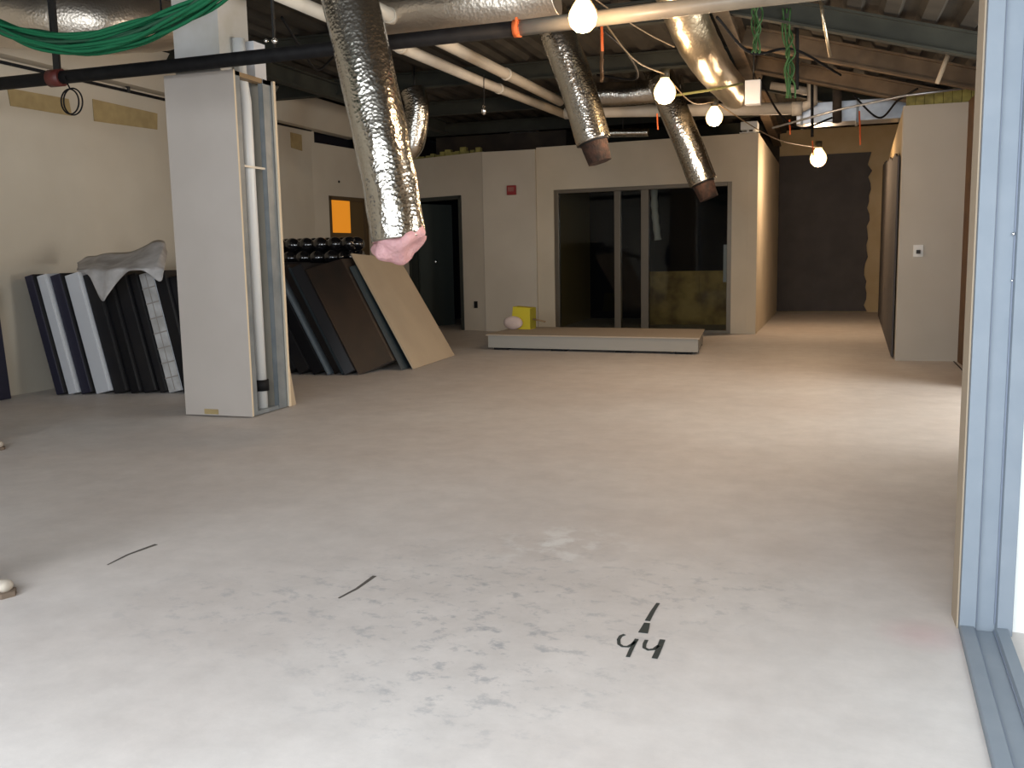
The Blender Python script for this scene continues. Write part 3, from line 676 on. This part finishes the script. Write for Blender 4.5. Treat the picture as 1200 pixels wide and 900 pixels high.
# lit white boxes on the room roof
bm = N(); a = atY(866, 162, 14.45); b = atY(896, 141, 14.45); mz = (a.z+b.z)/2
box(bm, (a.x, 14.5, 2.955), (b.x-.12, 14.8, mz-.03)); box(bm, (a.x+.02, 14.46, mz), (b.x-.1, 14.8, b.z)); box(bm, (a.x+.14, 14.48, 2.97), (a.x+.19, 14.5, 3.05), 1); box(bm, (a.x+.1, 14.55, 2.95), (a.x+.16, 14.6, mz+.01))
o = link('wall_cap_box', bm, [M['white'], M['steel_dark']], bevel=.004); tag(o, 'pale boxed blocks on top of the glazed room wall behind the third bulb', 'box')
bm = N(); a = atY(873, 94, 10.8); b = atY(891, 121, 10.8); box(bm, (a.x, 10.8, b.z), (b.x, 10.95, a.z)); jb = tag(link('junction_box', bm, M['whiteedge'], bevel=.006), 'pale blue grey junction box hanging above the white pipe', 'junction box')
jb.name = 'junction_box'
tubeobj('hanger_rod', [((a.x+b.x)/2, 10.88, a.z), ((a.x+b.x)/2, 10.88, 3.6)], .008, M['steel_dark'], jb)

# ---------------------------------------------------------------- pipes
def pipe(name, pts, r, m, label, cat='pipe', rings=(), group=None):
    t = thing(name, label, cat, pts[0], group); tubeobj('run', pts, r, m, t, 16)
    for q in rings:
        P = [Vector(p) for p in pts]; k = int(q*(len(P)-1)); k = min(k, len(P)-2); f = q*(len(P)-1)-k; c = P[k].lerp(P[k+1], f); d = (P[k+1]-P[k]).normalized()
        tubeobj('coupling', [c-d*.03, c+d*.03], r*1.13, m, t, 16)
    return t
sp = thing('sprinkler_pipe', 'long black iron sprinkler pipe crossing under the ceiling', 'pipe', (-3, 6.1, 2.68))
PX = [-7.28, -6.27, -4.6, -2.0]; PZ = [2.665, 2.67, 2.675, 2.70]
tubeobj('black_run', [(-7.28, 6.1, 2.665), (-4.6, 6.1, 2.675), (-1.95, 6.1, 2.70)], .05, M['blackpipe'], sp, 20)
tubeobj('bulb_lit_run', [(-1.95, 6.1, 2.70), (-.5, 6.1, 2.735), (1.7, 6.1, 2.76)], .05, mat('tan_pipe', (.30, .26, .20), .4, noise=(.22, .19, .15), nscale=6), sp, 20)  # bulb light on the black pipe put into a tan colour
o = tubeobj('orange_tape', [(-1.955, 6.1, 2.70), (-1.91, 6.1, 2.70)], .056, M['orange'], sp, 20)
pc = atY(67, 88, 6.1)
tubeobj('red_coupling', [(pc.x-.07, 6.1, 2.67), (pc.x+.05, 6.1, 2.67)], .066, M['darkred'], sp, 16)
for k, px in enumerate((67, 322)):
    c = atY(px, 80 if px < 100 else 60, 6.1); boxobj('hanger', (c.x-.03 if k == 0 else c.x-.008, 6.09, 2.72), (c.x+.03 if k == 0 else c.x+.008, 6.11, 3.5), M['steel_dark'], sp)
for q_, r_ in ((322, .022), (312, .014)):
    bm = N(); sphere(bm, atY(q_, 48, 6.02), r_, 12, 8); link('bolt', bm, M['chrome'], sp, smooth=True)
# white pipes along the room depth
zp = 3.2
pipe('white_pipe', [(-3.50, 4.6, 3.2), (-3.38, 8.5, 3.2), (-3.27, 12.1, 3.2)], .058, M['pvc'], 'right one of the two white pipes running back overhead', rings=(.35, .72), group='white pipes running back')
pipe('white_pipe', [(-3.95, 5.6, 3.2), (-3.74, 10.3, 3.2), (-3.5, 13.3, 3.2)], .055, M['pvc'], 'left one of the two white pipes running back overhead', rings=(.3, .6), group='white pipes running back')
bm = N()
wp = thing('white_pipe', 'white horizontal pipe with upturned end above the glazed room', 'pipe', (-1, 12.6, 3.1))
a = atY(662, 133, 12.4); b = atY(700, 131, 12.4); c = atY(938, 127, 12.4); d = atY(952, 120, 12.4); e_ = atY(952, 92, 12.4)
tubeobj('run', [a, b, c], .075, M['pvc'], wp, 16); tubeobj('riser', [c+Vector((-.02, 0, 0)), d, e_], .065, M['pvc'], wp, 16)
tubeobj('coupling', [c-Vector((.1, 0, 0)), c+Vector((.02, 0, 0))], .085, M['pvc'], wp, 16)
pipe('white_pipe', [atY(903, 100, 13.0), atY(935, 105, 13.0), atY(950, 108, 13.0)], .05, M['pvc'], 'short white pipe just above the long horizontal white pipe')

# green cable bundle
gb = thing('cable_bundle', 'thick bundle of green cables sagging across the top left', 'cables', (-4, 4.5, 2.4))
ctrl = [atY(-60, 0, 4.5), atY(0, 31, 4.5), atY(45, 45, 4.5), atY(100, 50, 4.5), atY(160, 38, 4.5), atY(205, 20, 4.5), atY(250, -6, 4.5), atY(300, -50, 4.5)]
for k in range(26):
    ox, oy, oz = random.uniform(-.02, .02), random.uniform(-.045, .045), random.uniform(-.045, .04)
    P = [p+Vector((ox*2*math.sin(i+k), oy+.015*math.sin(i*1.3+k), oz*(1.15 if 1 < i < 5 else .8)+.012*math.sin(i*2.1+k*2))) for i, p in enumerate(ctrl)]
    tubeobj('cable', spline(P, 40), .0105, M['green'] if k % 4 else M['green_dark'], gb, 8)
for px in (60, 190):
    p = atY(px, 45 if px < 100 else 28, 4.5); tubeobj('tie_wire', [p, Vector((p.x, p.y, 3.56))], .005, M['blackpipe'], gb, 6)
# cable coil
bm = N(); c = atY(83, 119, 6.0)
cc = thing('cable_coil', 'small ring of grey cable hanging below the black pipe at the top left', 'cable coil', c)
for k, rr in enumerate((.088, .094)):
    cx = c.x+(.012 if k else -.008)
    pts = [(cx+rr*.95*math.cos(a), 6.0+.01*k, c.z+rr*1.05*math.sin(a)) for a in [i/40*2*math.pi for i in range(41)]]
    tubeobj('loop', pts, .006, M['blackpipe'], cc, 8)
tubeobj('tail', [(c.x, 6.0, c.z+.098), (c.x-.05, 6.03, c.z+.15), (c.x-.07, 6.04, 2.66)], .006, M['blackpipe'], cc, 8)
# hanging green wires, rods, ribbons
def hang(px, y0, y1, Y, r, m, name, label, cat, wig=.02, n=1):
    t = thing(name, label, cat, atY(px, y1, Y))
    for k in range(n):
        P = []
        for i in range(7):
            f = i/6; p = atY(px+random.uniform(-1, 1)*wig*150*(1 if n > 1 else .5)+(k-n/2)*1.5*(1 if n > 1 else 0), y0+(y1-y0)*f, Y+random.uniform(-.05, .05)); P.append(p)
        tubeobj('strand', spline(P, 24), r, m, t, 6)
    return t
hang(887, 5, 62, 8.0, .007, M['greenleaf'], 'hanging_wires', 'loose green wires dangling from the ceiling, left of the two green clumps', 'wires', .03, 5)
hang(925, 10, 115, 9.0, .008, M['greenleaf'], 'hanging_wires', 'loose green wires dangling from the ceiling, right of the two green clumps', 'wires', .04, 6)
hang(934, -5, 105, 9.6, .02, M['blackpipe'], 'hanger_rod', 'dark hanger rod beside the right clump of green wires', 'rod', .004)
hang(952, 55, 160, 12.2, .02, M['blackpipe'], 'hanger_rod', 'dark hanger rod just above the farthest bulb', 'rod', .004)
hang(981, 85, 143, 12.3, .06, M['plenum'], 'hanger_rod', 'thick dark post in front of the galvanised duct', 'rod', .002)
hang(705, 40, 95, 8.0, .015, M['wood'], 'hanger_rod', 'brown hanger rod between the middle flex duct and the golden duct', 'rod', .002)
hang(567, 88, 124, 10, .006, M['steel_dark'], 'sprinkler_drop', 'thin rod with small sprinkler head under the white pipes', 'sprinkler', .001)
bm = N(); sphere(bm, atY(567, 129, 10), .03, 12, 8, (1, 1, 1.8)); o = link('head', bm, M['chrome'], bpy.data.objects['sprinkler_drop'], smooth=True)
for k, (px, y0, y1, Y) in enumerate(((605, 20, 40, 6.0), (770, 133, 152, 11), (925, 140, 158, 12), (1007, 130, 170, 12.2), (952, 165, 182, 13), (705, 28, 60, 6.6))):
    a = atY(px, y0, Y); b = atY(px+1, y1, Y); bm = N(); w = .009
    prism(bm, [a+Vector((-w, 0, 0)), a+Vector((w, 0, 0)), a.lerp(b, .5)+Vector((w*1.2, -.01, 0)), b+Vector((w, 0, 0)), b+Vector((-w, 0, 0)), a.lerp(b, .5)+Vector((-w*.7, -.01, 0))], (0, .004, 0))
    tag(link('orange_ribbon', bm, M['orange']), ['orange ribbon tied on the black pipe left of the nearest bulb', 'orange ribbon hanging below the second bulb', 'orange ribbon hanging left of the thick dark post', 'orange ribbon hanging in front of the galvanised duct', 'orange ribbon hanging just above the farthest bulb', 'orange ribbon hanging right of the nearest bulb'][k], 'ribbon', 'orange ribbons under the ceiling')
# thin rod hanging at upper right
tag(tubeobj('brass_rod', [atY(960, -8, 8), atY(966, 30, 8), atY(973, 66, 8.2)], .012, M['foilwarm']), 'thin brass coloured rod slanting down at the top right', 'rod')
tag(tubeobj('tan_pipe', [atY(1098, 98, 9.5), atY(1112, 62, 9.5)], .02, M['edge']), 'short tan pipe slanting under the sloping roof at the right', 'pipe')
tag(tubeobj('ceiling_conduit', [atY(905, 150, 11.4), atY(985, 128, 11.2), atY(1060, 112, 10.9), atY(1135, 103, 10.7)], .012, M['galv']), 'thin grey conduit sloping across above the wall stub', 'conduit')
tag(tubeobj('ceiling_conduit', [atY(790, 112, 9.6), atY(830, 106, 9.9), atY(870, 98, 10.2)], .012, M['green_edge']), 'yellow green conduit right of the second bulb', 'conduit')
tag(tubeobj('floor_cable', [(1.38, 11.1, .006), (1.36, 10.2, .006), (1.37, 9.4, .006)], .006, M['blackpipe'], None, 6), 'thin dark cable on the floor along the right brown wall', 'cable')

for k, (P, lb) in enumerate((
    ([(840, 20, 8.2), (880, 62, 8.8), (930, 58, 9.4), (985, 88, 10.4)], 'dark loose cable sagging behind the green wire clumps'),
    ([(890, 92, 11.0), (915, 135, 11.6), (940, 150, 12.0), (975, 138, 12.2)], 'dark loose cable looping under the white pipe end'),
    ([(1000, 112, 12.0), (1030, 138, 12.1), (1052, 118, 11.6), (1075, 104, 11.0)], 'dark loose cable drooping in front of the galvanised duct'),
    ([(700, 30, 7.6), (735, 62, 8.2), (745, 92, 9.0), (700, 88, 9.4)], 'dark loose cable dangling above the second bulb'),
    ([(330, 20, 7.4), (355, 60, 7.8), (372, 82, 8.4), (392, 66, 8.8)], 'dark loose cable drooping left of the nearest hanging duct'))):
    tag(tubeobj('loose_cable', spline([atY(*p) for p in P], 30), .012, M['blackpipe'], None, 8), lb, 'cable')
# ---------------------------------------------------------------- bulbs
M['bulb'] = mat('lit_bulb', (1, .85, .6), .4, emit=(1.0, .66, .27), estr=4.2)
M['socket'] = mat('socket', (.05, .04, .02), .5)
bulbs = [(683, 21, 5.72, .088), (779, 109, 8.6, .098), (837, 138, 10.3, .088), (959, 186, 15.0, .12)]  # globe radii enlarged to take in the glare around each bulb
BP = []
BL = ['largest lit bulb nearest the camera, in front of the pipe', 'second lit bulb, beside the foil ducts', 'third lit bulb above the glazed room wall', 'farthest lit bulb hanging in the hall']
for k, (px, py, Y, r) in enumerate(bulbs):
    p = atY(px, py, Y); BP.append(p)
    t = thing('light_bulb', BL[k], 'bulb', p, 'temporary string light bulbs')
    bm = N(); pr = [(0, -r), (r*.5, -r*.87), (r*.87, -r*.5), (r, 0), (r*.92, r*.4), (r*.7, r*.8), (r*.42, r*1.2), (r*.38, r*1.35)]
    rings = []
    for (rr, z) in pr:
        rings.append([bm.verts.new((p.x+max(rr, .001)*math.cos(a), p.y+max(rr, .001)*math.sin(a), p.z+z)) for a in [i/24*2*math.pi for i in range(24)]])
    for i in range(len(rings)-1):
        for j in range(24): bm.faces.new((rings[i][j], rings[i][(j+1) % 24], rings[i+1][(j+1) % 24], rings[i+1][j]))
    bm.faces.new(rings[0]); bm.faces.new(rings[-1])
    link('globe', bm, M['bulb'], t, smooth=True)
    tubeobj('socket', [p+Vector((0, 0, r*1.3)), p+Vector((0, 0, r*2.1))], r*.42, M['socket'], t, 14)
    ld = bpy.data.lights.new('bulb_light', 'POINT'); ld.energy = (42, 52, 62, 120)[k]; ld.color = (1, .69, .43); ld.shadow_soft_size = r
    lo = bpy.data.objects.new('bulb_light', ld); C.objects.link(lo); lo.location = p-Vector((0, .0, r+.02)); lo.parent = None
sw = thing('string_wire', 'thin brown wire linking the four lit bulbs', 'wire', BP[0])
for i in range(3):
    a = BP[i]+Vector((0, 0, .16)); b = BP[i+1]+Vector((0, 0, .16)); m_ = a.lerp(b, .5)-Vector((0, 0, .12))
    tubeobj('span', spline([a, m_, b], 24), .006, M['wire'], sw, 6)
tubeobj('span', spline([BP[0]+Vector((0, 0, .16)), atY(720, 15, 6.6), atY(760, 40, 7.6), atY(790, 55, 8.3)], 24), .005, M['wire'], sw, 6)
tubeobj('span', spline([BP[0]+Vector((0, 0, .16)), BP[0]+Vector((-.1, .3, .6))], 8), .006, M['wire'], sw, 6)

# ---------------------------------------------------------------- people at the left edge
def skinned(name, verts, edges, m, parent, sub=2):
    """one continuous surface around a jointed skeleton: tapered limbs fused by a voxel remesh"""
    bm = N()
    def rad(r): return r if isinstance(r, tuple) else (r, r)
    small = min(min(rad(v[1])) for v in verts)
    for p, r in verts:
        ry, rx = rad(r); sphere(bm, Vector(p), 1, 20, 12, (rx, ry, (rx+ry)/2*.9))
    for a, b in edges:
        pa, pb = Vector(verts[a][0]), Vector(verts[b][0]); ra, rb = rad(verts[a][1]), rad(verts[b][1]); rings = []
        up = abs((pb-pa).normalized().z) > .5
        for p, r in ((pa, ra), (pb, rb)):
            ring = []
            for k in range(20):
                t = 2*math.pi*k/20
                if up: ring.append(bm.verts.new(p+Vector((r[1]*math.cos(t), r[0]*math.sin(t), 0))))
                else:
                    d = (pb-pa).normalized(); u = d.cross(Vector((0, 0, 1))).normalized(); w_ = d.cross(u)
                    ring.append(bm.verts.new(p+(u*math.cos(t)+w_*math.sin(t))*min(r)))
            rings.append(ring)
        for k in range(20): bm.faces.new((rings[0][k], rings[0][(k+1) % 20], rings[1][(k+1) % 20], rings[1][k]))
        bm.faces.new(rings[0][::-1]); bm.faces.new(rings[1])
    o = link(name, bm, m, None, smooth=True); o.parent = parent
    md = o.modifiers.new('fuse', 'REMESH'); md.mode = 'VOXEL'; md.voxel_size = .0035 if small < .012 else .011; md.use_smooth_shade = True
    sm = o.modifiers.new('smooth', 'SMOOTH'); sm.iterations = 2 if small < .012 else 6; sm.factor = .5
    return o
def chain(pts, start=0): return [(i, i+1) for i in range(start, start+len(pts)-1)]
def person(loc, rz, label, shirt, stride=.12):
    t = thing('person', label, 'person', loc); t.rotation_euler = (0, 0, rz)
    # local frame: faces +X, up Z ; body skeleton
    V = []; E = []
    def add(p, r, frm=None):
        V.append((Vector(p), r)); i = len(V)-1
        if frm is not None: E.append((frm, i))
        return i
    pel = add((0, 0, .97), (.11, .08)); sp1 = add((.0, 0, 1.12), (.11, .085), pel); ch = add((.01, 0, 1.34), (.13, .09), sp1); nk = add((0, 0, 1.50), (.06, .06), ch)
    n2 = add((.015, 0, 1.57), (.055, .058), nk); h1 = add((.03, 0, 1.64), (.078, .088), n2); h2 = add((.02, 0, 1.72), (.082, .095), h1)
    for s in (-1, 1):
        sh = add((0, s*.185, 1.42), .052, ch); el = add((-.06, s*.25, 1.15), .038, sh); wr = add((-.03, s*.25, .92), .028, el)
        pm = add((-.015, s*.25, .86), (.036, .02), wr); pk = add((-.005, s*.25, .81), (.036, .016), pm)
        hp = add((0, s*.085, .88), .066, pel); kn = add((stride*s*.5+.02, s*.10, .50), .054, hp); an = add((stride*s, s*.10, .12), .034, kn); an
    body = skinned('body', V, E, M['skin'], t)
    for s in (-1, 1):
        for j, (dy, ln) in enumerate(((-.026, .072), (-.009, .082), (.009, .078), (.025, .062))):
            b = Vector((-.005, s*.25+dy, .80)); skinned('finger', [(b+Vector((0, 0, .02)), .0095), (b+Vector((.008, 0, -ln*.45)), .009), (b+Vector((-.006, 0, -ln*.8)), .0085), (b+Vector((-.022, 0, -ln)), .0075)], [(0, 1), (1, 2), (2, 3)], M['skin'], body, 1)
        b = Vector((-.01, s*.25, .86)); skinned('thumb', [(b, .012), (b+Vector((.035, -s*.012, -.025)), .011), (b+Vector((.045, -s*.01, -.06)), .009)], [(0, 1), (1, 2)], M['skin'], body, 1)
        bm = N(); sphere(bm, (.025, s*.083, 1.685), .026, 10, 8, (.7, .3, 1.2)); link('ear', bm, M['skin'], body, smooth=True).matrix_parent_inverse = Matrix.Identity(4)
        bm = N(); sphere(bm, (.104, s*.03, 1.70), .009, 10, 8); link('eye', bm, M['hair'], body, smooth=True).matrix_parent_inverse = Matrix.Identity(4)
    bm = N(); sphere(bm, (.118, 0, 1.675), .016, 10, 8, (1.1, .8, 1.6)); link('nose', bm, M['skin'], body, smooth=True).matrix_parent_inverse = Matrix.Identity(4)
    bm = N(); sphere(bm, (.098, 0, 1.635), .02, 10, 6, (.5, 1.2, .3)); link('mouth', bm, mat('lips', (.4, .16, .13), .5), body, smooth=True).matrix_parent_inverse = Matrix.Identity(4)
    bm = N(); sphere(bm, (.0, 0, 1.735), .102, 22, 14, (1.02, .9, .92)); bmesh.ops.delete(bm, geom=[v for v in bm.verts if v.co.z < 1.70 and v.co.x > .02], context='VERTS')
    hr = link('hair', bm, M['hair'], t, smooth=True); hr.matrix_parent_inverse = Matrix.Identity(4)
    V2 = [((0, 0, .97), (.155, .115)), ((0, 0, .90), (.165, .125))]; E2 = [(0, 1)]
    for s in (-1, 1):
        i = len(V2); V2 += [((0, s*.085, .83), (.088, .105)), ((stride*s*.5+.02, s*.10, .50), .070), ((stride*s*.85, s*.10, .25), .062), ((stride*s-.01, s*.10, .11), .062)]; E2 += [(1, i), (i, i+1), (i+1, i+2), (i+2, i+3)]
    skinned('jeans', [(Vector(a), b) for a, b in V2], E2, M['jeans'], t)
    V3 = [((0, 0, .93), (.172, .130)), ((0, 0, 1.10), (.165, .122)), ((.01, 0, 1.30), (.188, .128)), ((0, 0, 1.40), (.165, .105)), ((0, 0, 1.475), (.075, .07))]; E3 = [(0, 1), (1, 2), (2, 3), (3, 4)]
    for s in (-1, 1):
        i = len(V3); V3 += [((0, s*.18, 1.41), .066), ((-.06, s*.25, 1.15), .052), ((-.035, s*.25, .96), .042)]; E3 += [(3, i), (i, i+1), (i+1, i+2)]
    skinned('shirt', [(Vector(a), b) for a, b in V3], E3, shirt, t)
    for s in (-1, 1):
        x = stride*s; sh = skinned('shoe', [(Vector((x-.05, s*.105, .052)), (.04, .04)), (Vector((x+.04, s*.105, .055)), (.045, .04)), (Vector((x+.12, s*.11, .042)), (.047, .028)), (Vector((x+.185, s*.112, .036)), (.04, .022))], [(0, 1), (1, 2), (2, 3)], M['shoe'], t)
        bm = N(); pts = [(x-.085, -.03), (x-.085, .03), (x+.0, .038), (x+.12, .05), (x+.20, .04), (x+.225, .0), (x+.20, -.04), (x+.12, -.05), (x, -.038)]
        prism(bm, [(a, s*.108+b, .0) for a, b in pts], (0, 0, .02)); link('sole', bm, M['sole'], sh).matrix_parent_inverse = Matrix.Identity(4)
    return t
person((-3.16, 2.46, 0), math.radians(8), 'person in blue jeans with beige shoe toe entering at the left edge, nearer one', M['shirt'])
person((-5.53, 4.68, 0), math.radians(4), 'person in blue jeans standing farther back, just past the left edge', M['shirt2'])

# ---------------------------------------------------------------- lights
w = bpy.data.worlds.new('world'); scene.world = w; w.use_nodes = True; bg = w.node_tree.nodes['Background']; bg.inputs[0].default_value = (.62, .78, 1.0, 1); bg.inputs[1].default_value = 1.2
def area(name, loc, rot, sx, sy, e, col, spread=180):
    ld = bpy.data.lights.new(name, 'AREA'); ld.shape = 'RECTANGLE'; ld.size = sx; ld.size_y = sy; ld.energy = e; ld.color = col; ld.spread = math.radians(spread)
    o = bpy.data.objects.new(name, ld); C.objects.link(o); o.location = loc; o.rotation_euler = rot; return o
# daylight through the storefront behind the camera
area('daylight_front', (-1.1, -1.3, 2.1), (math.radians(60), 0, 0), 6.5, 1.6, 395, (.93, .97, 1.0))
# daylight through the window in the right outer wall
area('daylight_right', (3.3, 7.3, 1.5), (math.radians(82), 0, math.radians(90)), 2.2, 1.7, 170, (1.0, .95, .86))
# the camera's own flash
ld = bpy.data.lights.new('camera_flash', 'AREA'); ld.shape = 'RECTANGLE'; ld.size = .10; ld.size_y = .06; ld.energy = 27; ld.color = (.76, .89, 1)
lo = bpy.data.objects.new('camera_flash', ld); C.objects.link(lo); lo.location = (.06, -.02, 1.33); lo.rotation_euler = (math.radians(84), 0, math.radians(14))

vs = scene.view_settings; vs.view_transform = 'Standard'; vs.look = 'None'; vs.gamma = 1; vs.use_curve_mapping = False; vs.exposure = 0.0
scene.cycles.use_denoising = True
scene.cycles.max_bounces = 6
scene.cycles.sample_clamp_indirect = 4
